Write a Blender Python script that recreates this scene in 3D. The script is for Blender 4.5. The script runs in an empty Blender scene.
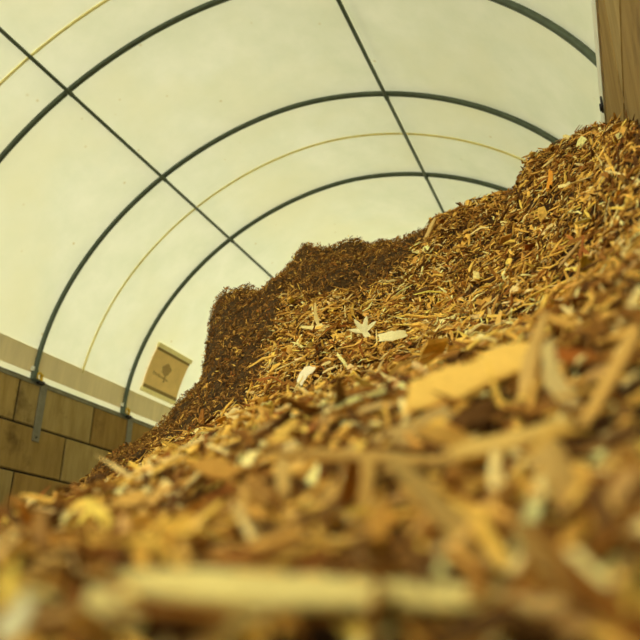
import bpy, math
import numpy as np
from mathutils import Vector, Matrix

rng = np.random.default_rng(11)
S = bpy.context.scene
COL = S.collection
PI = math.pi

# ------------------------------------------------------------------ camera frame (metres; floor at z = 0)
F_PX, PITCH, YAW, ROLL = 711.56, 0.39045, 0.4009, 0.00907
EYE = np.array([0.0, 0.0, 0.87])
_cy, _sy, _cp, _sp = math.cos(YAW), math.sin(YAW), math.cos(PITCH), math.sin(PITCH)
FWD = np.array([-_sy*_cp, _cy*_cp, _sp])
_r = np.array([_cy, _sy, 0.0]); _u = np.cross(_r, FWD)
RGT = math.cos(ROLL)*_r + math.sin(ROLL)*_u
UPV = -math.sin(ROLL)*_r + math.cos(ROLL)*_u

cam = bpy.data.cameras.new('camera')
cam.sensor_width = 36.0
cam.lens = F_PX/640*36
cam.clip_start = 0.01
cam.clip_end = 200
cam.dof.use_dof = True
cam.dof.focus_distance = 3.5
cam.dof.aperture_fstop = 3.0
co = bpy.data.objects.new('camera', cam); COL.objects.link(co)
m = Matrix(((RGT[0], UPV[0], -FWD[0], EYE[0]), (RGT[1], UPV[1], -FWD[1], EYE[1]), (RGT[2], UPV[2], -FWD[2], EYE[2]), (0, 0, 0, 1)))
co.matrix_world = m
S.camera = co

def ray(u, v):
    d = FWD + RGT*(u-320)/F_PX - UPV*(v-320)/F_PX
    return d/np.linalg.norm(d)
def to_pixel(P):
    d = np.asarray(P)-EYE
    w = d@FWD
    return 320+F_PX*(d@RGT)/w, 320-F_PX*(d@UPV)/w, w
def az_tan(u, v):
    d = ray(u, v)
    return math.atan2(d[0], d[1]), d[2]/math.hypot(d[0], d[1])

# ------------------------------------------------------------------ helpers
def srgb(r, g, b):
    def f(c):
        c /= 255.0
        return c/12.92 if c <= 0.04045 else ((c+0.055)/1.055)**2.4
    return (f(r), f(g), f(b), 1.0)
def lin(c): return np.array(srgb(*c)[:3])

def mesh_np(name, V, quads=None, tris=None, colors=None, smooth=False):
    """mesh from numpy arrays"""
    me = bpy.data.meshes.new(name)
    V = np.asarray(V, dtype=np.float32)
    loops = []; starts = []; n0 = 0
    if quads is not None and len(quads):
        loops.append(np.asarray(quads).reshape(-1)); starts.append(n0+4*np.arange(len(quads))); n0 += 4*len(quads)
    if tris is not None and len(tris):
        loops.append(np.asarray(tris).reshape(-1)); starts.append(n0+3*np.arange(len(tris))); n0 += 3*len(tris)
    L = np.concatenate(loops).astype(np.int32); St = np.concatenate(starts).astype(np.int32)
    me.vertices.add(len(V)); me.vertices.foreach_set('co', V.reshape(-1))
    me.loops.add(len(L)); me.loops.foreach_set('vertex_index', L)
    me.polygons.add(len(St)); me.polygons.foreach_set('loop_start', St)
    me.polygons.foreach_set('use_smooth', np.full(len(St), smooth, dtype=bool))
    if colors is not None:
        at = me.attributes.new('wood_tone', 'FLOAT_COLOR', 'POINT')
        C4 = np.ones((len(V), 4), dtype=np.float32); C4[:, :3] = colors
        at.data.foreach_set('color', C4.reshape(-1))
    me.update(calc_edges=True); me.validate()
    return me

class MB:
    """collects shapes into one mesh"""
    def __init__(s): s.v = []; s.f = []
    def add(s, vs, fs):
        o = len(s.v); s.v += [tuple(map(float, p)) for p in vs]; s.f += [tuple(i+o for i in f) for f in fs]
    def box(s, lo, hi, ch=0.0):
        x0, y0, z0 = lo; x1, y1, z1 = hi
        s.add([(x0,y0,z0),(x1,y0,z0),(x1,y1,z0),(x0,y1,z0),(x0,y0,z1),(x1,y0,z1),(x1,y1,z1),(x0,y1,z1)],
              [(0,3,2,1),(4,5,6,7),(0,1,5,4),(1,2,6,5),(2,3,7,6),(3,0,4,7)])
    def tube(s, pts, r, n=14, caps=True):
        pts = [np.array(p, float) for p in pts]; k = len(pts); vs = []; ref = None
        for i, p in enumerate(pts):
            t = pts[min(i+1, k-1)]-pts[max(i-1, 0)]; t = t/np.linalg.norm(t)
            if ref is None:
                ref = np.cross(t, [0, 0, 1.0] if abs(t[2]) < .9 else [0, 1.0, 0])
            a = ref-t*(ref@t); a = a/np.linalg.norm(a); ref = a; b = np.cross(t, a)
            for j in range(n):
                q = 2*PI*j/n; vs.append(p+r*(math.cos(q)*a+math.sin(q)*b))
        fs = [(i*n+j, i*n+(j+1) % n, (i+1)*n+(j+1) % n, (i+1)*n+j) for i in range(k-1) for j in range(n)]
        if caps: fs += [tuple(range(n))[::-1], tuple((k-1)*n+j for j in range(n))]
        s.add(vs, fs)
    def build(s, name, mat, parent=None, smooth=False, bevel=0.0):
        me = bpy.data.meshes.new(name); me.from_pydata(s.v, [], s.f); me.update()
        for p in me.polygons: p.use_smooth = smooth
        if mat: me.materials.append(mat)
        o = bpy.data.objects.new(name, me); COL.objects.link(o)
        if parent: o.parent = parent
        if bevel:
            b = o.modifiers.new('bevel', 'BEVEL'); b.width = bevel; b.segments = 2; b.limit_method = 'ANGLE'
        return o
def empty(name, loc=(0, 0, 0)):
    o = bpy.data.objects.new(name, None); COL.objects.link(o); o.location = loc; o.empty_display_size = .1
    return o
def tag(o, label=None, cat=None, group=None, kind=None):
    if label: o['label'] = label
    if cat: o['category'] = cat
    if group: o['group'] = group
    if kind: o['kind'] = kind
    return o

# ------------------------------------------------------------------ materials
def newmat(name):
    mt = bpy.data.materials.new(name); mt.use_nodes = True
    nt = mt.node_tree; nt.nodes.clear()
    out = nt.nodes.new('ShaderNodeOutputMaterial')
    return mt, nt, out
def N(nt, typ, **kw):
    n = nt.nodes.new(typ)
    for k, v in kw.items():
        if k.startswith('i_'): n.inputs[k[2:].replace('_', ' ')].default_value = v
        else: setattr(n, k, v)
    return n
def ramp(nt, stops, fac):
    r = nt.nodes.new('ShaderNodeValToRGB'); e = r.color_ramp.elements
    while len(e) < len(stops): e.new(0.5)
    for x, (p, c) in zip(e, stops): x.position = p; x.color = c
    nt.links.new(fac, r.inputs['Fac']); return r.outputs['Color']
def noise(nt, scale, detail=4, vec=None, rough=.55, stretch=None):
    n = N(nt, 'ShaderNodeTexNoise', i_Scale=scale, i_Detail=detail, i_Roughness=rough)
    if vec is None:
        vec = nt.nodes.new('ShaderNodeTexCoord').outputs['Object']
    if stretch:
        mp = nt.nodes.new('ShaderNodeMapping'); mp.inputs['Scale'].default_value = stretch[:3]
        if len(stretch) > 3: mp.inputs['Rotation'].default_value = stretch[3:]
        nt.links.new(vec, mp.inputs['Vector']); vec = mp.outputs['Vector']
    nt.links.new(vec, n.inputs['Vector'])
    return n.outputs['Fac']
def mixc(nt, a, b, fac, blend='MIX'):
    n = N(nt, 'ShaderNodeMix', data_type='RGBA', blend_type=blend)
    for sock, v in ((n.inputs['Factor'], fac), (n.inputs['A'] if False else n.inputs[6], a), (n.inputs[7], b)):
        if hasattr(v, 'is_linked') or hasattr(v, 'node'): nt.links.new(v, sock)
        else: sock.default_value = v
    return n.outputs[2]
def principled(nt, out, base, rough=.8, metal=0.0, spec=.3, bump=None, bstr=.3, bdist=.01):
    p = N(nt, 'ShaderNodeBsdfPrincipled')
    if hasattr(base, 'node'): nt.links.new(base, p.inputs['Base Color'])
    else: p.inputs['Base Color'].default_value = base
    p.inputs['Roughness'].default_value = rough; p.inputs['Metallic'].default_value = metal
    p.inputs['Specular IOR Level'].default_value = spec
    if bump is not None:
        b = N(nt, 'ShaderNodeBump', i_Strength=bstr, i_Distance=bdist)
        nt.links.new(bump, b.inputs['Height']); nt.links.new(b.outputs['Normal'], p.inputs['Normal'])
    nt.links.new(p.outputs['BSDF'], out.inputs['Surface'])
    return p

def fabric_material():
    mt, nt, out = newmat('cream_cover_sheet')
    tc = nt.nodes.new('ShaderNodeTexCoord').outputs['Object']
    big = noise(nt, .55, 3, tc)
    cloud = noise(nt, 1.7, 5, tc, .6)
    base = ramp(nt, [(.3, srgb(226, 228, 196)), (.7, srgb(239, 238, 210))], cloud)
    base = mixc(nt, base, srgb(234, 230, 190), ramp(nt, [(.45, (0, 0, 0, 1)), (.7, (.7, .7, .7, 1))], big))
    # small yellow specks on the sheet
    vo = N(nt, 'ShaderNodeTexVoronoi', i_Scale=3.4); nt.links.new(tc, vo.inputs['Vector'])
    sp = ramp(nt, [(.0, (1, 1, 1, 1)), (.10, (0, 0, 0, 1))], vo.outputs['Distance'])
    gate = ramp(nt, [(.5, (0, 0, 0, 1)), (.58, (.8, .8, .8, 1))], noise(nt, 2.1, 2, tc))
    mk = mixc(nt, (0, 0, 0, 1), sp, gate)
    base = mixc(nt, base, srgb(196, 172, 70), mk)
    d = N(nt, 'ShaderNodeBsdfDiffuse'); t = N(nt, 'ShaderNodeBsdfTranslucent')
    nt.links.new(base, d.inputs['Color']); nt.links.new(base, t.inputs['Color'])
    mx = N(nt, 'ShaderNodeMixShader'); mx.inputs[0].default_value = .165
    nt.links.new(d.outputs[0], mx.inputs[1]); nt.links.new(t.outputs[0], mx.inputs[2])
    nt.links.new(mx.outputs[0], out.inputs['Surface'])
    return mt
def wood_pieces_material(name, attr):
    mt, nt, out = newmat(name)
    if attr:
        a = N(nt, 'ShaderNodeAttribute', attribute_name='wood_tone'); col = a.outputs['Color']
        g = noise(nt, 90, 3)
    else:
        a = N(nt, 'ShaderNodeObjectInfo'); col = a.outputs['Color']
        g = noise(nt, 1, 4, None, .6, (14, 160, 160))
    sh = ramp(nt, [(.3, (.74, .7, .62, 1)), (.62, (1.08, 1.07, 1.04, 1))], g)
    c = mixc(nt, col, sh, 1.0, 'MULTIPLY')
    principled(nt, out, c, .8, 0, .08, g, .35, .002)
    return mt
def earth_material(name, c0, c1):
    mt, nt, out = newmat(name)
    g = noise(nt, 35, 6, None, .7)
    principled(nt, out, ramp(nt, [(.35, c0), (.65, c1)], g), .9, 0, .15, g, .9, .03)
    return mt
def block_material():
    mt, nt, out = newmat('tan_block_face')
    tc = nt.nodes.new('ShaderNodeTexCoord').outputs['Object']
    at = N(nt, 'ShaderNodeAttribute', attribute_name='wood_tone').outputs['Color']
    st = noise(nt, 1, 5, tc, .65, (6, 9, .8))            # upright run marks
    dg = noise(nt, 1, 5, tc, .6, (3, 7, 2, -.7, 0, 0))
    bl = noise(nt, 1.6, 6, tc, .65)
    c = mixc(nt, at, ramp(nt, [(.3, (.78, .76, .7, 1)), (.65, (1.05, 1.04, 1.0, 1))], st), .7, 'MULTIPLY')
    c = mixc(nt, c, ramp(nt, [(.35, (.8, .77, .7, 1)), (.6, (1.04, 1.04, 1.02, 1))], dg), .8, 'MULTIPLY')
    c = mixc(nt, c, srgb(74, 52, 24), ramp(nt, [(.56, (0, 0, 0, 1)), (.72, (.75, .75, .75, 1))], bl))
    principled(nt, out, c, .9, 0, .15, st, .25, .01)
    return mt
def simple(name, c, rough=.6, metal=0.0, spec=.3, var=.0, scale=8, stretch=None):
    mt, nt, out = newmat(name)
    if var:
        g = noise(nt, scale, 4, None, .6, stretch)
        lo = tuple(x*(1-var) for x in c[:3])+(1,); hi = tuple(min(1, x*(1+var)) for x in c[:3])+(1,)
        c = ramp(nt, [(.3, lo), (.7, hi)], g)
    principled(nt, out, c, rough, metal, spec)
    return mt
M_fabric = fabric_material()
M_chip = wood_pieces_material('loose_wood', True)
M_single = wood_pieces_material('single_wood', False)
M_bed = earth_material('packed_chips', srgb(48, 31, 12), srgb(92, 62, 25))
M_dark = earth_material('packed_mulch', srgb(58, 41, 19), srgb(100, 73, 35))
M_block = block_material()
M_joint = simple('dark_joint', srgb(26, 18, 9), .95)
M_tube = simple('galvanised_tube', srgb(84, 94, 76), .5, .3, .4, .15, 12)
M_strap = simple('grey_steel_plate', srgb(118, 112, 92), .7, .15, .4, .15, 14)
M_rail = simple('grey_steel_rail', srgb(122, 116, 92), .65, .2, .3, .25, 10)
M_yellow = simple('yellow_webbing', srgb(206, 166, 40), .7, 0, .3, .3, 60)
M_seam = simple('ochre_cord', srgb(252, 234, 156), .8, 0, .2, .1, 9)
M_white = simple('white_clip', srgb(228, 226, 206), .6)
M_black = simple('black_steel', srgb(34, 30, 28), .6)
M_hem = simple('tan_hem_band', srgb(228, 209, 162), .9, 0, .1, .08, 1, (2, 5, .8))
M_panel = simple('tan_panel', srgb(238, 202, 130), .85, 0, .1, .07, 5)
M_edge = simple('pale_batten', srgb(248, 232, 164), .8, 0, .1, .08, 12)
M_shade = simple('panel_border', srgb(152, 128, 78), .85, 0, .1)
M_print = simple('grey_brown_print', srgb(178, 148, 94), .9, 0, .1, .12, 40)
M_floor = simple('grey_concrete', srgb(120, 112, 96), .9, 0, .2, .2, 3)

# ------------------------------------------------------------------ tunnel frame and cover
AX, AZ, ARX, ARZ, AN = -3.55117, 3.16839+EYE[2], 4.245, 3.68, 1.05458
HOOP_Y0, BAY = 5.4653, 2.1
def arch(t, inset=0.0):
    c, s = math.cos(t), math.sin(t)
    return (AX+(ARX-inset)*math.copysign(abs(c)**AN, c), AZ+(ARZ-inset)*abs(s)**AN)
WALL_TOP = 3.115+EYE[2]
WL, WR = -7.76, 0.24
Y_FRONT, Y_BACK = -.8, 13.2
TN = 120
# cover sheet: drops straight from the arch foot down to the wall top; sags a little between the hoops
def cover():
    ys = np.arange(Y_FRONT, Y_BACK+.001, BAY/8)
    V = []
    for y in ys:
        ph = (y-HOOP_Y0)/BAY
        sag = .018*math.sin(PI*(ph % 1.0))**2
        x, z = arch(PI); V.append((x, y, WALL_TOP-.01))
        for i in range(TN+1):
            t = PI*(1-i/TN); q = sag*min(1, math.sin(t)*4)
            x, z = arch(t, q); V.append((x, y, z))
        x, z = arch(0); V.append((x, y, WALL_TOP-.01))
    n = TN+3
    Q = [(i*n+j, i*n+j+1, (i+1)*n+j+1, (i+1)*n+j) for i in range(len(ys)-1) for j in range(n-1)]
    me = mesh_np('ceiling', V, quads=Q, smooth=True); me.materials.append(M_fabric)
    o = bpy.data.objects.new('ceiling', me); COL.objects.link(o)
    return o
ceiling = cover()
tag(ceiling, 'cream translucent sheet stretched over the curved hoops', None, None, 'structure')
# end sheet
b = MB(); pts = [(arch(PI*(1-i/60))[0], Y_BACK, arch(PI*(1-i/60))[1]) for i in range(61)]
b.add(pts+[(pts[-1][0], Y_BACK, 0), (pts[0][0], Y_BACK, 0)], [tuple(range(63))])
tag(b.build('wall_back', M_fabric), None, None, None, 'structure')

HOOP_LABEL = ['thick grey hoop nearest the camera, crossing the top left of the cover',
              'middle grey hoop, its foot clamped at the left end of the block wall top',
              'farthest grey hoop, coming down to the wall beside the tan sign']
TUBE_R = .037
def hoop_feet(root, y):
    # clamp around the tube foot, small white clip, yellow webbing tensioner and the flat strap down the wall face
    x, z = arch(PI, TUBE_R)
    x += .0
    c = MB(); c.tube([(x, y, WALL_TOP-.02), (x, y, WALL_TOP+.16)], TUBE_R+.014, 14); c.box((x-.05, y-.07, WALL_TOP+.0), (x+.06, y+.07, WALL_TOP+.022))
    c.build('foot_clamp', M_tube, root)
    c = MB(); c.box((x-.02, y-.075, WALL_TOP+.13), (x+.03, y-.035, WALL_TOP+.2)); tag(c.build('clip', M_white, root, bevel=.006), 'white clip')
    k = MB()
    k.tube([(x+.045, y+.06+.045*math.cos(a), WALL_TOP+.07+.055*math.sin(a)) for a in np.linspace(.3, 2*PI-.3, 16)], .016, 8)
    k.box((x+.02, y+.09, WALL_TOP+.02), (x+.05, y+.13, WALL_TOP+.12))
    tag(k.build('tensioner', M_yellow, root), 'yellow webbing tensioner')
    k = MB(); k.box((x+.01, y+.05, WALL_TOP-.035), (x+.07, y+.17, WALL_TOP+.015)); tag(k.build('tensioner_bracket', M_black, root, bevel=.008), 'black bracket')
    k = MB(); k.box((WL-.0, y+.145, WALL_TOP-.86), (WL+.016, y+.285, WALL_TOP+.02))
    st = k.build('strap_plate', M_strap, root, bevel=.004)
    k = MB(); k.tube([(WL+.014, y+.215, WALL_TOP-.80), (WL+.027, y+.215, WALL_TOP-.80)], .014, 10); tag(k.build('bolt', M_black, st), 'dark bolt head')
for k in range(3):
    y = HOOP_Y0+k*BAY
    root = empty('hoop', (AX, y, WALL_TOP))
    tag(root, HOOP_LABEL[k], 'hoop', 'steel hoops of the tunnel')
    b = MB()
    pts = []
    for i in range(141):
        t = PI*(1-i/140); x, z = arch(t, TUBE_R+.004); pts.append((x-AX, 0, z-WALL_TOP))
    pts = [(pts[0][0], 0, 0.0)]+pts+[(pts[-1][0], 0, 0.0)]
    b.tube(pts, TUBE_R, 16); b.build('tube', M_tube, root, smooth=True)
    hold = MB
    feet_parent = root
    # parts below are written in world coordinates, so take the root's location out again
    before = set(bpy.data.objects)
    hoop_feet(root, y)
    for o in set(bpy.data.objects)-before:
        if o.parent is root: o.location = (-AX, -y, -WALL_TOP)
PUR = [(2.16768, 'long thin straight tube running diagonally down the left of the cover'),
       (1.23265, 'thin straight tube running steeply down the cover right of centre')]
for t, lab in PUR:
    x, z = arch(t, TUBE_R*2+.014)
    root = empty('purlin', (x, Y_FRONT, z)); tag(root, lab, 'tube', 'straight tubes joining the hoops')
    b = MB(); b.tube([(0, 0, 0), (0, Y_BACK-Y_FRONT-.05, 0)], .025, 12); b.build('tube', M_tube, root, smooth=True)
    for k in range(3):
        b = MB(); yy = HOOP_Y0+k*BAY-Y_FRONT
        b.tube([(0, yy-.05, 0), (0, yy+.05, 0)], .032, 12)
        xo, zo = arch(t, TUBE_R); b.box((-.02, yy-.014, -.02), (.02, yy+.014, .03))
        b.build('cross_clamp', M_tube, root)
SEAM_LABEL = ['ochre line arching across the top left corner of the cover', 'ochre line arching between the middle and farthest hoops']
for k, y in enumerate((HOOP_Y0-.31*BAY, HOOP_Y0+1.465*BAY)):
    pts = []
    for i in range(121):
        t = 3.03+((.7 if k == 0 else .1)-3.03)*i/120; q = .018*min(1, math.sin(t)*4); x, z = arch(t, q+.008); pts.append((x, y, z))
    b = MB(); b.tube(pts, .017, 8)
    tag(b.build('cord', M_seam, smooth=True), SEAM_LABEL[k], 'cord', 'ochre cords across the cover')

# ------------------------------------------------------------------ block walls, rails, hem
def block_wall(name, xf, side, y0, y1, phase, rows):
    """side -1: wall lies to the left of its face xf"""
    CH, BL, TH = WALL_TOP/rows, 1.615, .75
    V = []; Q = []; C = []
    tones = [(162, 136, 82), (154, 126, 72), (160, 132, 78), (150, 120, 66), (166, 142, 90)]
    xb = xf+side*TH
    def bx(lo, hi, col, ch):
        # block with chamfered face edges
        o = len(V)
        x0 = xf; (ya, za), (yb, zb) = lo, hi
        ring = lambda x, e: [(x, ya+e, za+e), (x, yb-e, za+e), (x, yb-e, zb-e), (x, ya+e, zb-e)]
        V.extend(ring(x0, ch)); V.extend(ring(x0+side*ch, 0)); V.extend(ring(xb, 0))
        C.extend([col]*12)
        Q.append((o, o+1, o+2, o+3) if side < 0 else (o+3, o+2, o+1, o))
        for k in range(2):
            for j in range(4):
                f = (o+4*k+j, o+4*(k+1)+j, o+4*(k+1)+(j+1) % 4, o+4*k+(j+1) % 4)
                Q.append(f if side < 0 else f[::-1])
        Q.append((o+11, o+10, o+9, o+8))
    for c in range(rows):
        z1 = WALL_TOP-c*CH; z0 = z1-CH
        off = phase[c % len(phase)]
        k0 = math.floor((y0-off)/BL); k1 = math.ceil((y1-off)/BL)
        for k in range(k0, k1):
            ya, yb = off+k*BL, off+(k+1)*BL
            if yb < y0 or ya > y1: continue
            g = .013
            col = lin(tones[int(rng.integers(len(tones)))])*rng.uniform(.88, 1.08)
            bx((ya+g, z0+g), (yb-g, z1-g if c else z1), col, .014)
    me = mesh_np(name, np.array(V), quads=np.array(Q), colors=np.array(C)); me.materials.append(M_block)
    o = bpy.data.objects.new(name, me); COL.objects.link(o); tag(o, None, None, None, 'structure')
    # packing behind the joints
    b = MB(); e = .02
    b.box((min(xf+side*e, xb-side*e), y0, 0.001), (max(xf+side*e, xb-side*e), y1, WALL_TOP-.03)); b.build('joint', M_joint, o)
    return o
block_wall('wall_left', WL, -1, -.8, 13.2, [7.335, 8.41, 7.51, 8.41, 7.4, 8.3], 6)
block_wall('wall_right', WR, 1, -.8, 13.2, [2.9, 1.75, 2.3, 1.1], 4)
# steel rail on top of each wall
b = MB(); b.box((WL-.06, Y_FRONT, WALL_TOP), (WL+.012, Y_BACK, WALL_TOP+.012)); b.box((WL, Y_FRONT, WALL_TOP-.055), (WL+.012, Y_BACK, WALL_TOP+.012))
tag(b.build('trim_1', M_rail), 'grey steel angle along the left wall top', None, None, 'structure')
b = MB(); b.box((WR-.012, Y_FRONT, WALL_TOP), (WR+.5, Y_BACK, WALL_TOP+.012)); b.box((WR-.012, Y_FRONT, WALL_TOP-.03), (WR, Y_BACK, WALL_TOP+.3))
tag(b.build('trim_2', M_white), 'pale rail along the right wall top', None, None, 'structure')
# hem band inside the left foot of the cover
def surf_strip(name, ya, yb, ta, tb, inset, thick, mat, nt_=10, ny=2, parent=None, shape=None):
    """slab following the cover between arch angles ta..tb"""
    V = []; Q = []
    for d in (inset, inset+thick):
        for j in range(ny):
            y = ya+(yb-ya)*j/(ny-1)
            for i in range(nt_):
                x, z = arch(ta+(tb-ta)*i/(nt_-1), d); V.append((x, y, z))
    n = nt_; L = ny*nt_
    for j in range(ny-1):
        for i in range(n-1):
            a = j*n+i; Q.append((a, a+n, a+n+1, a+1)); Q.append((L+a, L+a+1, L+a+n+1, L+a+n))
    for i in range(n-1):
        Q.append((i, i+1, L+i+1, L+i)); a = (ny-1)*n+i; Q.append((a+1, a, L+a, L+a+1))
    for j in range(ny-1):
        a = j*n; Q.append((a+n, a, L+a, L+a+n)); a += n-1; Q.append((a, a+n, L+a+n, L+a))
    b = MB(); b.add(V, Q); return b.build(name, mat, parent)
tag(surf_strip('trim_3', Y_FRONT+.3, Y_BACK-.05, 3.121, 3.0145, .012, .01, M_hem, 8, 60), 'tan hem band along the left foot of the cover', None, None, 'structure')

# tan sign on the cover beyond the farthest hoop
sg = empty('sign', (-7.5, 10.55, 4.5+.5)); tag(sg, 'tan square sign with a faint tree emblem hanging on the left side of the cover', 'sign')
ya, yb, t0_, t1_ = 10.03, 11.08, 2.975, 2.758
def on_sign(name, y0, y1, a0, a1, inset, th, mat, nt_=8, par=sg):
    o = surf_strip(name, y0, y1, a0, a1, inset, th, mat, nt_, 3, par); o.location = tuple(-np.array(sg.location)); return o
on_sign('panel', ya, yb, t0_, t1_, .03, .02, M_panel, 14)
tag(on_sign('batten', ya-.02, yb+.02, t1_+.004, t1_-.018, .02, .05, M_edge, 3), 'pale batten along the top edge')
tag(on_sign('batten', ya-.02, yb+.02, t0_+.018, t0_-.002, .02, .04, M_edge, 3), 'pale batten along the bottom edge')
on_sign('border', ya, yb, t0_-.002, t0_-.02, .05, .004, M_shade, 3)
on_sign('border', ya, yb, t1_+.016, t1_+.004, .05, .004, M_shade, 3)
# faint printed tree: crown, trunk and a worn line of lettering strokes
def sign_shape(poly, mat, name, inset=.0505):
    """poly in sign fractions (0..1 along y, 0..1 up)"""
    V = []
    for d in (inset, inset+.003):
        for a, c in poly:
            x, z = arch(t0_+(t1_-t0_)*c, d); V.append((x, ya+(yb-ya)*a, z))
    n = len(poly)
    b = MB(); b.add(V, [tuple(range(n)), tuple(range(n, 2*n))[::-1]]+[(i, n+i, n+(i+1) % n, (i+1) % n) for i in range(n)])
    return b
def add_shape(bb, poly):
    q = sign_shape(poly, None, ''); bb.add(q.v, q.f)
em = MB()
cr = [(.46+.125*math.cos(a)*(1+.12*math.sin(5*a)), .60+.135*math.sin(a)*(1+.1*math.sin(4*a+1))) for a in np.linspace(0, 2*PI, 40)[:-1]]
add_shape(em, cr)
add_shape(em, [(.475, .30), (.515, .30), (.505, .49), (.475, .49)])
o = em.build('emblem', M_print, sg); o.location = tuple(-np.array(sg.location))
em = MB()
for k in range(9):
    a = .14+k*.05; z_ = .415-.006*k
    add_shape(em, [(a, z_), (a+.036, z_-.004), (a+.036, z_+.03+.02*((k*7) % 3 == 0)), (a, z_+.03)])
add_shape(em, [(.14, .385), (.62, .355), (.62, .367), (.14, .397)])
o = em.build('lettering', M_print, sg); o.location = tuple(-np.array(sg.location))

# black clip on the right wall rail
b = MB(); b.box((WR-.026, 4.2, WALL_TOP-.02), (WR-.0115, 4.28, WALL_TOP+.06)); b.box((WR-.036, 4.22, WALL_TOP-.02), (WR-.024, 4.26, WALL_TOP+.02))
tag(b.build('rail_bracket', M_black, bevel=.004), 'small black bracket on the right wall rail just above the chips', 'bracket')
# floor
b = MB(); b.box((WL-14, -30, -.1), (WR+14, 13.3, 0)); tag(b.build('floor', M_floor), None, None, None, 'structure')

# ------------------------------------------------------------------ the pile: one height field around the camera's corner
CURVES = [
 # (u, v, r): a point of the pile seen at photo position u, v and standing r metres away
 [(0,632,.38),(320,622,.37),(640,612,.36)],
 [(0,566,.65),(160,546,.64),(320,518,.6),(480,494,.57),(640,460,.52)],
 [(0,532,1.1),(100,496,1.08),(160,477,1.05),(200,465,1.02),(270,438,.95),(320,420,.92),(440,394,.84),(540,368,.8),(640,316,.74)],
 [(0,555,2.5),(100,491,2.5),(160,465,2.5),(200,446,2.5),(262,414,2.5),(320,392,2.4),(440,362,2.2),(540,320,2.0),(640,235,1.5)],
 [(0,590,3.5),(100,486,4.0),(160,454,3.8),(205,417,3.7),(262,352,3.7),(320,325,3.5),(440,275,3.4),(540,215,3.0),(590,170,2.7),(640,140,1.95)],
 [(0,640,5.0),(100,472,5.5),(160,430,5.2),(204,380,5.3),(210,345,5.0),(222,330,4.8),(270,297,4.5),(310,284,4.4),(400,253,4.3),(440,220,4.2),(470,208,4.1),(518,193,3.9),(533,160,3.8),(590,133,3.6),(640,116,2.15)],
 [(0,640,6.5),(96,470,7.0),(160,428,6.6),(203,376,6.2),(208,328,5.9),(212,298,5.8),(222,284,5.7),(270,281,5.6),(292,266,5.5),(304,249,5.4),(350,241,5.2),(400,235,5.1),(440,218,4.7),(470,209,4.5),(518,195,4.3),(533,160,4.2),(590,134,4.2),(640,116,2.6)],
]
AZ_G = np.radians(np.arange(-100, 100.01, .25))
def curve_at(c, az):
    a = []; r = []; z = []
    for u, v, rr in c:
        q, t = az_tan(u, v); a.append(q); r.append(rr); z.append(rr*t)
    i = np.argsort(a); a = np.array(a)[i]
    return np.interp(az, a, np.array(r)[i]), np.interp(az, a, np.array(z)[i])
RG = np.concatenate([np.array([0.0]), np.geomspace(.06, 12.0, 420)])
rows_r = [np.full_like(AZ_G, .0), np.full_like(AZ_G, .12)]; rows_z = [np.full_like(AZ_G, -.25), np.full_like(AZ_G, -.20)]
for c in CURVES:
    r, z = curve_at(c, AZ_G); rows_r.append(r); rows_z.append(z)
rl, zl = rows_r[-1], rows_z[-1]
rows_r += [rl+.45, rl+1.1, rl+4.2]; rows_z += [zl-.04, zl-.5, np.full_like(zl, -EYE[2]-.1)]
rows_r = np.array(rows_r); rows_z = np.array(rows_z)
TAB = np.zeros((len(AZ_G), len(RG)))
for i in range(len(AZ_G)):
    TAB[i] = np.interp(RG, rows_r[:, i], rows_z[:, i])
# round the profile bends
for _ in range(3):
    T = TAB.copy(); T[:, 2:-2] = (TAB[:, :-4]+2*TAB[:, 1:-3]+3*TAB[:, 2:-2]+2*TAB[:, 3:-1]+TAB[:, 4:])/9; TAB = T
_tab = {}
def vnoise(x, y, scale, seed):
    """smooth value noise"""
    if seed not in _tab: _tab[seed] = np.random.default_rng(seed).uniform(-1, 1, (256, 256))
    g = _tab[seed]; x = x*scale+1000; y = y*scale+1000
    ix = np.floor(x).astype(int); iy = np.floor(y).astype(int); fx = x-ix; fy = y-iy
    fx = fx*fx*(3-2*fx); fy = fy*fy*(3-2*fy)
    a = g[ix % 256, iy % 256]; b_ = g[(ix+1) % 256, iy % 256]; c = g[ix % 256, (iy+1) % 256]; d = g[(ix+1) % 256, (iy+1) % 256]
    return (a*(1-fx)+b_*fx)*(1-fy)+(c*(1-fx)+d*fx)*fy
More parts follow.
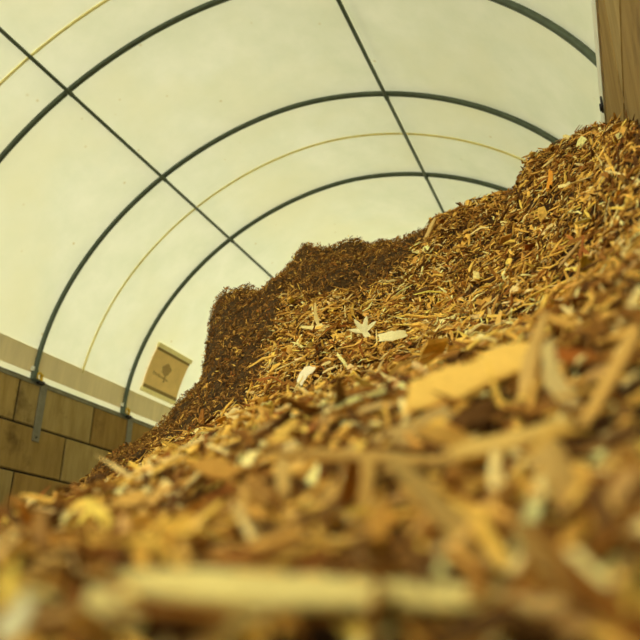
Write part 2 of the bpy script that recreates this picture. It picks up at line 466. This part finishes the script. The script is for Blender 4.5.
# where the fine dark mulch takes over from the chips
_bd = [(0,505,2.0),(100,470,2.3),(150,450,3.0),(205,425,3.2),(235,410,3.2),(264,385,3.3),(268,345,3.8),(278,310,4.3),(288,300,4.4),(310,295,4.4),(360,288,4.4),(400,268,4.5),(430,232,4.6),(450,212,9),(640,112,9)]
_ba = np.array([az_tan(u, v)[0] for u, v, r in _bd]); _br = np.array([r for u, v, r in _bd]); _i = np.argsort(_ba)
_edge0 = _br.copy()
def dark_edge(az): return np.interp(az, _ba[_i], _br[_i])
def is_dark(x, y):
    r = np.hypot(x, y); az = np.arctan2(x, y)
    return r > dark_edge(az)+.10*vnoise(x, y, 4.5, 7)+.07*vnoise(x, y, 13, 8)
def height(x, y):
    r = np.hypot(x, y); az = np.arctan2(x, y)
    ia = np.clip((az-AZ_G[0])/(AZ_G[1]-AZ_G[0]), 0, len(AZ_G)-1.001); i = ia.astype(int); fa = ia-i
    jr = np.clip(np.interp(r, RG, np.arange(len(RG))), 0, len(RG)-1.001); j = jr.astype(int); fr = jr-j
    z = (TAB[i, j]*(1-fr)+TAB[i, j+1]*fr)*(1-fa)+(TAB[i+1, j]*(1-fr)+TAB[i+1, j+1]*fr)*fa
    w = np.clip((r-.3)/2.6, .12, 1)
    dk = np.clip((r-dark_edge(az)+.1)/.3, 0, 1)
    z = z+w*(.035*vnoise(x, y, 2.6, 1)+.028*vnoise(x, y, 6.5, 2)+.022*vnoise(x, y, 15, 3)+.012*vnoise(x, y, 31, 9))
    z = z+dk*(.05*vnoise(x, y, 2.7, 10)+.065*vnoise(x, y, 5, 4)+.035*vnoise(x, y, 11, 5)+.018*vnoise(x, y, 26, 6))
    back = np.clip(-y/1.0, 0, 1)           # behind the camera the toe of the pile runs out to the floor
    return z-back*.75-.016*np.clip(r/1.5, .3, 1)+EYE[2]
def normal(x, y):
    e = .02
    nx = -(height(x+e, y)-height(x-e, y))/(2*e); ny = -(height(x, y+e)-height(x, y-e))/(2*e)
    n = np.stack([nx, ny, np.ones_like(nx)], -1)
    return n/np.linalg.norm(n, axis=-1, keepdims=True)
def pile_bed():
    az = np.radians(np.arange(-100, 100.01, .4)); rr = np.concatenate([[.03], np.geomspace(.08, 10.5, 300)])
    A, R = np.meshgrid(az, rr, indexing='ij')
    X, Y = R*np.sin(A), R*np.cos(A); Z = height(X, Y)-.012
    V = np.stack([X, Y, Z], -1).reshape(-1, 3)
    n = len(rr)
    i, j = np.meshgrid(np.arange(len(az)-1), np.arange(n-1), indexing='ij')
    a = (i*n+j).ravel(); Q = np.stack([a, a+n, a+n+1, a+1], -1)[:, ::-1]
    cen = V[Q].mean(1)
    ok = (cen[:, 0] < WR-.02) & (cen[:, 0] > WL+.12) & (cen[:, 2] > -.02) & (V[Q][:, :, 0].max(1) < WR-.004)
    Q = Q[ok]; cen = cen[ok]
    return V, Q, is_dark(cen[:, 0], cen[:, 1])
def surface_hit(u, v, rmax=9.0):
    d = ray(u, v); s = np.geomspace(.1, rmax, 2600); P = EYE+d*s[:, None]
    below = P[:, 2] < height(P[:, 0], P[:, 1])
    if not below.any(): return None
    return P[int(np.argmax(below))]
# settle the border of the mulch on the finished surface
for k, (u, v, r) in enumerate(_bd):
    if r < 5 and u > 140:
        P = surface_hit(u, v)
        if P is not None: _br[k] = math.hypot(P[0], P[1])
BV, BQ, BD = pile_bed()

# vectorised pieces of wood: tapered, bent splinters with ragged ends
def splinters(P, Nn, L, W, T, tilt, tone, sections=3):
    n = len(P); K = sections
    rnd = rng.normal(size=(n, 3)); t = rnd-Nn*(rnd*Nn).sum(1, keepdims=True); t /= np.linalg.norm(t, axis=1, keepdims=True)
    a = tilt[:, None]; ax = np.cos(a)*t+np.sin(a)*Nn
    s = np.cross(Nn, ax); s /= np.linalg.norm(s, axis=1, keepdims=True); nn = np.cross(ax, s)
    tw = rng.normal(0, .45, n)[:, None]; s2 = np.cos(tw)*s+np.sin(tw)*nn; n2 = np.cross(ax, s2)
    V = np.zeros((n, K, 4, 3))
    bend = rng.normal(0, .09, n)*L; sbend = rng.normal(0, .08, n)*L
    for k in range(K):
        f = 2*k/(K-1)-1
        end = abs(f)
        wk = W*(1-end*rng.uniform(.05, .8, n)); tk = T*(1-end*rng.uniform(.1, .8, n))
        cpt = P+ax*(f*.5*L)[:, None]+nn*(bend*(1-f*f))[:, None]+s2*(sbend*(1-f*f))[:, None]
        for q, (sa, sb) in enumerate(((-1, -1), (1, -1), (1, 1), (-1, 1))):
            jit = rng.uniform(-.12, .12, n)*L*(end > .5)
            V[:, k, q] = cpt+s2*(sa*.5*wk)[:, None]+n2*(sb*.5*tk)[:, None]+ax*jit[:, None]
    base = []
    for k in range(K-1):
        for q in range(4): base.append((4*k+q, 4*k+(q+1) % 4, 4*(k+1)+(q+1) % 4, 4*(k+1)+q))
    base.append((3, 2, 1, 0)); e = 4*(K-1); base.append((e, e+1, e+2, e+3))
    base = np.array(base)
    Q = (base[None]+(np.arange(n)*4*K)[:, None, None]).reshape(-1, 4)
    return V.reshape(-1, 3), Q, np.repeat(tone, 4*K, axis=0)
TONES = {'pale': (255, 226, 144), 'golden': (248, 198, 90), 'tan': (214, 164, 76), 'brown': (146, 98, 38), 'dark': (98, 66, 30), 'reddish': (172, 108, 48)}
def tone_pick(n, names, pr):
    k = rng.choice(len(names), n, p=np.array(pr)/sum(pr))
    base = np.array([lin(TONES[q]) for q in names])[k]
    return np.clip(base*rng.normal(1, .13, n)[:, None]*(1+rng.normal(0, .02, (n, 3))), .004, .95)
def scatter(n, az0, az1, r0, r1):
    az = rng.uniform(az0, az1, n); r = np.sqrt(rng.uniform(r0*r0, r1*r1, n))
    x, y = r*np.sin(az), r*np.cos(az)
    return x, y
def lognorm(n, med, sig, lo, hi): return np.clip(med*np.exp(rng.normal(0, sig, n)), lo, hi)

def make_stuff(name, bed_mask, bed_mat, parts, label, cat):
    Vb = BV; Qb = BQ[bed_mask]
    us, inv = np.unique(Qb, return_inverse=True); Vb = Vb[us]; Qb = inv.reshape(-1, 4)
    V = [Vb]; Q = [Qb]; C = [np.tile(np.array([[.1, .07, .03]]), (len(Vb), 1))]; o = len(Vb)
    for v, q, c in parts:
        V.append(v); Q.append(q+o); C.append(c); o += len(v)
    V = np.concatenate(V); Q = np.concatenate(Q); C = np.concatenate(C)
    me = mesh_np(name, V, quads=Q, colors=C)
    me.materials.append(bed_mat); me.materials.append(M_chip)
    mi = np.ones(len(Q), dtype=np.int32); mi[:len(Qb)] = 0
    me.polygons.foreach_set('material_index', mi)
    ob = bpy.data.objects.new(name, me); COL.objects.link(ob)
    return tag(ob, label, cat, None, 'stuff')

def layer(n, az0, az1, r0, r1, med, sig, lo, hi, asp, thick, tilt_sd, names, prob, dark, lift=(0, .012), minw=.0015):
    x, y = scatter(n, math.radians(az0), math.radians(az1), r0, r1)
    k = (is_dark(x, y) == dark) & (x < WR-.03); x, y = x[k], y[k]; n = len(x)
    L = lognorm(n, med, sig, lo, hi)
    r = np.hypot(x, y); L = np.minimum(L, .03+r*.10)      # only small bits right at the lens
    W = np.maximum(L*rng.uniform(asp[0], asp[1], n), minw); T = np.minimum(W*.7, rng.uniform(thick[0], thick[1], n))
    P = np.stack([x, y, height(x, y)], -1); Nn = normal(x, y)
    tilt = np.abs(rng.normal(0, tilt_sd, n)); tilt = np.minimum(tilt, 1.25)
    P = P+Nn*(rng.uniform(lift[0], lift[1], n)+np.sin(tilt)*L*.3)[:, None]
    tn = tone_pick(n, names, prob)
    high = (rng.random(n) < .5*np.clip((P[:, 2]-EYE[2]-1.1)/1.2, 0, 1)) & (not dark)     # more brown and dark pieces towards the top
    tn[high] = tone_pick(int(high.sum()), ['brown', 'dark', 'tan'], [.5, .25, .25])
    low = (rng.random(n) < .3*np.clip((1.3-r)/.4, 0, 1)) & (not dark)     # extra brown and dark pieces at the toe of the pile
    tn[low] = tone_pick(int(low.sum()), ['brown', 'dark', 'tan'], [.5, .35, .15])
    Pok = (P[:, 0] < WR-.012-.45*L) & (P[:, 0] > WL+.08)
    return splinters(P[Pok], Nn[Pok], L[Pok], W[Pok], T[Pok], tilt[Pok], tn[Pok])

LN = ['pale', 'golden', 'tan', 'brown', 'dark', 'reddish']
light_parts = [
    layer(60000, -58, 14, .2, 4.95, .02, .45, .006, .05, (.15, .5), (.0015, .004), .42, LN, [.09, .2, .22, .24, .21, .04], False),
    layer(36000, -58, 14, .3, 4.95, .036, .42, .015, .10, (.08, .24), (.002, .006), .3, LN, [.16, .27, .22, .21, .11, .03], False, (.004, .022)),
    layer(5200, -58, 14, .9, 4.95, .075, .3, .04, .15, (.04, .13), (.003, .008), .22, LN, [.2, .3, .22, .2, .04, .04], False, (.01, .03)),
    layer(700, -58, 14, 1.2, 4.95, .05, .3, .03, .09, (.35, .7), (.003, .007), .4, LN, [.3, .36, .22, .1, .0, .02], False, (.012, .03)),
]
TONES.update({'mulch brown': (148, 106, 50), 'mulch dark': (118, 81, 37)})
DN = ['tan', 'mulch brown', 'mulch dark', 'reddish', 'golden']
dark_parts = [
    layer(120000, -62, -4, 1.9, 7.6, .016, .45, .005, .04, (.15, .5), (.0015, .005), .42, DN, [.09, .42, .42, .04, .03], True, (-.004, .014)),
    layer(26000, -62, -4, 1.9, 7.6, .026, .4, .012, .05, (.06, .2), (.0015, .005), .35, DN, [.22, .42, .24, .05, .07], True, (.002, .022)),
]
make_stuff('wood_chip_pile', ~BD, M_bed, light_parts, 'golden shredded wood chips heaped against the right wall', 'wood chips')
make_stuff('mulch_pile', BD, M_dark, dark_parts, 'fine dark brown mulch heaped behind the golden chips', 'mulch')

# ------------------------------------------------------------------ single chips lying on the front of the pile
def chip_mesh(name, kind, seed):
    """unit-length chip along x; y is its width, z its thickness"""
    g = np.random.default_rng(seed)
    K, n = 13, 8
    w, t = {'splinter': (.13, .055), 'stick': (.10, .075), 'flake': (.42, .05), 'slab': (.32, .09)}[kind]
    V = np.zeros((K, n, 3)); ph = g.uniform(0, 6, 4); b1, b2 = g.normal(0, .05), g.normal(0, .05)
    for k in range(K):
        f = 2*k/(K-1)-1
        prof = 1-.55*abs(f)**g.uniform(2.5, 5) if kind in ('splinter', 'stick') else 1-.3*abs(f)**5
        prof *= 1+.10*math.sin(3*f+ph[0])+.06*math.sin(8*f+ph[1])
        for q in range(n):
            a = 2*PI*(q+.5)/n
            cy_, cz_ = math.copysign(abs(math.cos(a))**.5, math.cos(a)), math.copysign(abs(math.sin(a))**.5, math.sin(a))
            V[k, q] = (f*.5, .5*w*prof*cy_*g.uniform(.9, 1.06), .5*t*prof*cz_*g.uniform(.8, 1.1))
            V[k, q, 1] += b1*(1-f*f)*1.2; V[k, q, 2] += b2*(1-f*f)
            if abs(f) > .8: V[k, q, 0] += math.copysign(g.uniform(-.1, .05), f)+ (f*.08*math.sin(cy_*3+ph[2]) if kind != 'stick' else 0)
    V = V.reshape(-1, 3)
    Q = [(k*n+q, k*n+(q+1) % n, (k+1)*n+(q+1) % n, (k+1)*n+q) for k in range(K-1) for q in range(n)]
    V = np.vstack([V, V[:n].mean(0), V[-n:].mean(0)]); c0 = K*n
    Tr = [((q+1) % n, q, c0) for q in range(n)]+[((K-1)*n+q, (K-1)*n+(q+1) % n, c0+1) for q in range(n)]
    me = mesh_np(name, V, quads=np.array(Q), tris=np.array(Tr)); me.materials.append(M_single)
    return me
PROTO = {k: [chip_mesh('wood_'+k, k, 100*i+j) for j in range(5)] for i, k in enumerate(('splinter', 'stick', 'flake', 'slab'))}
UNIT_W = {'splinter': .13, 'stick': .10, 'flake': .42, 'slab': .32}
def star_mesh():
    g = np.random.default_rng(5); Vs = []; Qs = []; o = 0
    for ang, l, w in ((80, .55, .16), (125, .5, .15), (45, .55, .15), (170, .45, .17), (100, .35, .3), (-60, .4, .2)):
        a = math.radians(ang); d = np.array([math.cos(a), math.sin(a), g.uniform(-.15, .3)]); s_ = np.array([-d[1], d[0], 0])
        for f, ww in ((-.12, .7), (.35, 1.), (.75, .75), (1., .12)):
            for sa, sb in ((-1, -1), (1, -1), (1, 1), (-1, 1)):
                Vs.append(d*l*f+s_*sa*.5*w*ww+np.array([0, 0, sb*.03]))
        for k in range(3):
            for q in range(4): Qs.append((o+4*k+q, o+4*k+(q+1) % 4, o+4*(k+1)+(q+1) % 4, o+4*(k+1)+q))
        Qs += [(o+3, o+2, o+1, o), (o+12, o+13, o+14, o+15)]; o += 16
    me = mesh_np('wood_frayed', np.array(Vs), quads=np.array(Qs)); me.materials.append(M_single); return me

def place(mesh_, P, ax, nrm, L, wscale, tscale, tone):
    ax = ax/np.linalg.norm(ax); s = np.cross(nrm, ax); s /= np.linalg.norm(s); n2 = np.cross(ax, s)
    o = bpy.data.objects.new('wood_chip', mesh_); COL.objects.link(o)
    mt = Matrix(((ax[0], s[0], n2[0], P[0]), (ax[1], s[1], n2[1], P[1]), (ax[2], s[2], n2[2], P[2]), (0, 0, 0, 1)))
    o.matrix_world = mt @ Matrix.Diagonal((L, L*wscale, L*tscale, 1))
    o.color = (*np.clip(tone, .004, .95), 1)
    return o
GROUP = 'loose wood chips on the front of the pile'
# u, v, length px, tilt deg, width px, kind, colour, label, short name, lift (m)
HEROES = [
 (478,392,125,22,42,'slab',(236,186,92),'large golden flat slab of wood at the edge of the sharp chips','the large golden slab',.02),
 (398,443,110,24,40,'slab',(182,146,84),'broad dull tan slab lying below left of the large golden slab','the broad dull tan slab',.0),
 (452,432,80,30,34,'slab',(96,62,26),'dark block whose colour stands for the shade under the large golden slab','the dark shade block',-.01),  # shade below the slab put in as a dark-coloured chip
 (544,386,96,76,15,'stick',(206,164,92),'tall tan stick standing up right of the large golden slab','the tall tan stick',.02),
 (581,393,66,-62,19,'splinter',(238,206,136),'pale thick splinter leaning left beside the tall tan stick','the pale leaning splinter',.02),
 (598,366,70,-12,20,'flake',(176,102,42),'reddish brown flake behind the pale leaning splinter at right','the reddish brown flake',.0),
 (622,392,100,58,16,'stick',(200,154,80),'tan stick slanting up to the right edge of the photo','the slanting right edge stick',.02),
 (286,504,50,86,14,'stick',(224,184,106),'short pale stick standing upright left of the long level twig','the short upright stick',.02),
 (385,484,190,-3,13,'stick',(206,162,88),'long thin twig lying level across the middle of the foreground','the long level twig',.03),
 (374,510,52,86,15,'stick',(212,168,90),'short tan stick hanging down under the long level twig','the stick under the level twig',.03),
 (316,610,320,-3,36,'splinter',(238,214,136),'very long pale plank lying across the bottom of the photo','the long pale plank',.02),
 (12,646,44,52,24,'slab',(232,222,174),'whitish chip at the bottom left corner','the whitish corner chip',.03),
 (133,580,44,82,17,'stick',(220,166,72),'stubby golden stick standing upright at lower left','the stubby golden stick',.02),
 (172,552,46,14,32,'flake',(228,174,72),'bright golden square flake at lower left','the bright golden flake',.02),
 (62,556,70,10,22,'flake',(214,160,74),'golden flake lying level near the left edge','the golden left edge flake',.01),
 (222,518,115,30,42,'slab',(158,112,52),'broad brown slab slanting up left of the short upright stick','the broad brown slab',.0),
 (272,556,135,24,12,'stick',(124,88,44),'long dark twig slanting up below the broad brown slab','the long dark twig',.02),
 (578,516,96,-68,30,'slab',(212,170,96),'broad tan slab standing up at the right of the foreground','the broad standing slab',.02),
 (478,552,170,-42,30,'splinter',(216,178,104),'large pale tan splinter slanting down to the right in the foreground','the large slanting splinter',.02),
 (600,590,150,-30,34,'splinter',(190,146,78),'large tan splinter slanting into the bottom right corner','the bottom right splinter',.02),
 (520,455,110,14,20,'splinter',(222,180,98),'pale tan splinter lying under the tall tan stick','the splinter under the tall stick',.02),
 (470,470,90,-24,20,'splinter',(212,162,78),'golden splinter slanting down right below the dark shade block','the golden slanting splinter',.02),
 (60,472,22,84,6,'splinter',(196,146,72),'tiny upright splinter on the crest in front of the block wall','the tiny crest splinter',.015),
 (86,508,60,22,18,'flake',(222,172,90),'golden flake lying on the left crest','the golden crest flake',.01),
 (160,478,50,18,18,'flake',(234,194,118),'pale flake on the crest below the dark mulch foot','the pale crest flake',.01),
 (240,482,70,-10,20,'slab',(214,158,74),'golden chip on the crest below the dark hollow','the golden hollow chip',.01),
 (110,520,70,20,24,'slab',(206,156,76),'tan chip on the left slope below the golden crest flake','the left slope chip',.01),
 (311,384,18,50,11,'flake',(255,242,180),'small bright white chip left of the frayed white chip','the small white chip',.03),
 (396,344,22,10,12,'flake',(250,226,160),'pale cream flake right of the frayed white chip','the pale cream flake',.03),
 (320,322,26,102,3.5,'stick',(242,208,136),'thin pale sliver standing among the sharp chips','the thin standing sliver',.02),
 (318,329,22,8,5,'splinter',(244,212,140),'thin pale splinter lying beside the thin standing sliver','the thin lying splinter',.025),
 (553,184,20,80,6,'splinter',(226,150,54),'orange splinter standing near the top of the right ridge','the orange ridge splinter',.02),
 (505,330,22,84,6,'splinter',(236,186,96),'golden splinter standing above the large golden slab','the standing golden splinter',.02),
 (430,236,30,64,4,'stick',(206,170,104),'thin grey tan stick upright on the upper slope','the upper slope stick',.02),
 (578,258,34,48,4,'stick',(178,140,84),'thin brown stick slanting up on the right slope','the right slope stick',.02),
]
heroes = []
for (u, v, lpx, ang, wpx, kind, colr, label, short, lift) in HEROES:
    P = surface_hit(u, v)
    if P is None: continue
    dist = (P-EYE)@FWD
    a = math.radians(ang); ax = RGT*math.cos(a)+UPV*math.sin(a)
    nr = normal(P[:1], P[1:2])[0]
    view = (EYE-P)/np.linalg.norm(EYE-P)
    nrm = nr*.8+view*.6; nrm /= np.linalg.norm(nrm)
    ax = ax+FWD*.18*math.copysign(1, math.sin(a) if abs(math.sin(a)) > .1 else 1)*abs(math.sin(a)); nrm = nrm-ax*(nrm@ax)/(ax@ax); nrm /= np.linalg.norm(nrm)
    L = lpx*dist/F_PX; W = wpx*dist/F_PX
    P = P+nr*(lift+.006)*min(1, dist)+view*(.03+.05*(v > 370))*dist
    me = PROTO[kind][len(heroes) % 5]
    ws = W/(L*UNIT_W[kind])
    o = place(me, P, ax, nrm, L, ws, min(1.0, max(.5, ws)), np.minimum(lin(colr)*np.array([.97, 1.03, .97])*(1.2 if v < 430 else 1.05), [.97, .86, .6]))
    tag(o, label, 'wood chip', GROUP)
    heroes.append((u, v, short))
P = surface_hit(367, 338); dist = (P-EYE)@FWD
nr = normal(P[:1], P[1:2])[0]; view = (EYE-P)/np.linalg.norm(EYE-P)
STN = nr*.75+view*.45
o = place(star_mesh(), P+nr*.03+view*.06, RGT, STN-RGT*(STN@RGT), 32*dist/F_PX, 1, 1, lin((255, 242, 180)))
tag(o, 'bright white frayed chip, star shaped, lying on the sharp part of the slope', 'wood chip', GROUP); heroes.append((367, 330, 'the frayed white chip'))

# the other chips: each named by its look and by where it lies from one of the above
count = 300-len(heroes)
picks = []
tries = 0
taken = [(h[0]+f*h[2]*.5*math.cos(math.radians(h[3])), h[1]-f*h[2]*.5*math.sin(math.radians(h[3])), 2+h[4]*.5) for h in HEROES if h[1] > 360 for f in np.linspace(-.9, .9, 2+int(h[2]/16))]
blocked = len(taken)
while len(picks) < count and tries < 20000:
    tries += 1
    u = rng.uniform(4, 636); top = np.interp(u, [0, 100, 200, 280, 330, 440, 540, 640], [516, 488, 458, 422, 410, 385, 355, 305])
    v = top+(632-top)*rng.uniform(0, 1)**1.25
    dmin = (6+7*(v-top)/(640-top))*(1 if tries < 12000 else .7)
    if any(abs(u-a)*.6 < max(e_, dmin*(e_ == 0)) and abs(v-b_) < max(e_, dmin*(e_ == 0)) for a, b_, e_ in taken): continue
    P = surface_hit(u, v)
    if P is None: continue
    taken.append((u, v, 0)); picks.append((u, v, P))
items = []
FRONT = {'golden': (236, 190, 100), 'tan': (202, 158, 88), 'brown': (136, 98, 48), 'reddish': (160, 104, 52)}
names6 = ['pale', 'golden', 'tan', 'brown', 'dark', 'reddish']
for u, v, P in picks:
    dist = max(.16, (P-EYE)@FWD)
    kind = rng.choice(['splinter', 'stick', 'flake', 'slab'], p=[.42, .14, .26, .18])
    tn = rng.choice(names6, p=[.08, .2, .28, .27, .14, .03])
    v_top = v-np.interp(u, [0, 100, 200, 280, 330, 440, 540, 640], [516, 488, 458, 422, 410, 385, 355, 305])
    if v_top < 26:
        kind = 'splinter' if kind in ('slab', 'stick') else kind; tn = 'brown' if tn in ('dark', 'reddish') else tn
    col_ = np.clip(lin(FRONT.get(tn, TONES[tn]))*rng.normal(1, .1), .004, .95)
    near = max(0.0, (v-430)/210)
    lpx = rng.uniform(34, 62)+rng.uniform(20, 90)*near
    top = np.interp(u, [0, 100, 200, 280, 330, 440, 540, 640], [516, 488, 458, 422, 410, 385, 355, 305])
    edge = v-top < 26
    if edge: lpx = rng.uniform(22, 38)
    if kind in ('flake', 'slab'): lpx *= .8
    L = min(lpx*dist/F_PX, .17)
    nr = normal(P[:1], P[1:2])[0]; view = (EYE-P)/np.linalg.norm(EYE-P)
    ang = rng.normal(10, 14 if edge else 30) if edge or rng.random() < .85 else rng.uniform(50, 110)
    a = math.radians(ang); ax = RGT*math.cos(a)+UPV*math.sin(a)+FWD*(0 if edge else rng.normal(.1, .35))
    ax = ax/np.linalg.norm(ax)
    lie = ax@nr
    if lie < -.1: ax = ax-nr*lie*.8
    nrm = nr*.7+view*rng.uniform(.1, .7)+rng.normal(0, .15, 3); ax /= np.linalg.norm(ax); nrm = nrm-ax*(nrm@ax); nrm /= np.linalg.norm(nrm)
    Pp = P+nr*(rng.uniform(.002, .012)*min(1, dist*1.2))+view*.012*dist
    if Pp[0]+.5*L > WR-.012: Pp = Pp.copy(); Pp[0] = WR-.02-.5*L
    o = place(PROTO[kind][int(rng.integers(5))], Pp, ax, nrm, L, rng.uniform(.7, 1.3), rng.uniform(.7, 1.3), col_)
    uu, vv, _ = to_pixel(Pp)
    hi = int(np.argmin([(uu-h[0])**2+(vv-h[1])**2 for h in heroes])); h = heroes[hi]
    du, dv = uu-h[0], h[1]-vv
    dirs = ['to the right of', 'above right of', 'above', 'above left of', 'to the left of', 'below left of', 'below', 'below right of']
    dr = dirs[int(round(math.atan2(dv, du)/(PI/4))) % 8]
    items.append((o, f'{tn} wood {kind} {dr} {h[2]}', math.hypot(du, dv)))
by = {}
for o, l, d in items: by.setdefault(l, []).append((d, o))
ORD = ['nearest', 'second nearest', 'third nearest', 'fourth nearest', 'fifth nearest', 'sixth nearest', 'seventh nearest', 'eighth nearest', 'ninth nearest', 'tenth nearest', 'eleventh nearest', 'twelfth nearest']
for l, rows in by.items():
    rows.sort(key=lambda q: q[0])
    for k, (d, o) in enumerate(rows):
        tag(o, l if len(rows) == 1 else f'{l}, {ORD[min(k, 11)]} of {len(rows)}', 'wood chip', GROUP)

# ------------------------------------------------------------------ light: overcast daylight through the sheet, sun from the far left
w = bpy.data.worlds.new('daylight'); S.world = w; w.use_nodes = True
bg = w.node_tree.nodes['Background']; bg.inputs['Color'].default_value = (.98, .985, .84, 1); bg.inputs['Strength'].default_value = 1.95
sun = bpy.data.lights.new('sun', 'SUN'); sun.energy = 4.6; sun.angle = math.radians(3); sun.color = (.99, .97, .8)
so = bpy.data.objects.new('sun', sun); COL.objects.link(so)
so.rotation_euler = Vector((.75, -.45, -.55)).to_track_quat('-Z', 'Y').to_euler()
so.location = (-14, 14, 12)

S.view_settings.view_transform = 'Standard'; S.view_settings.look = 'None'
S.view_settings.gamma = 1; S.view_settings.use_curve_mapping = False
S.view_settings.exposure = 0.36
S.cycles.max_bounces = 12; S.cycles.diffuse_bounces = 7; S.cycles.transmission_bounces = 8
S.cycles.use_denoising = True
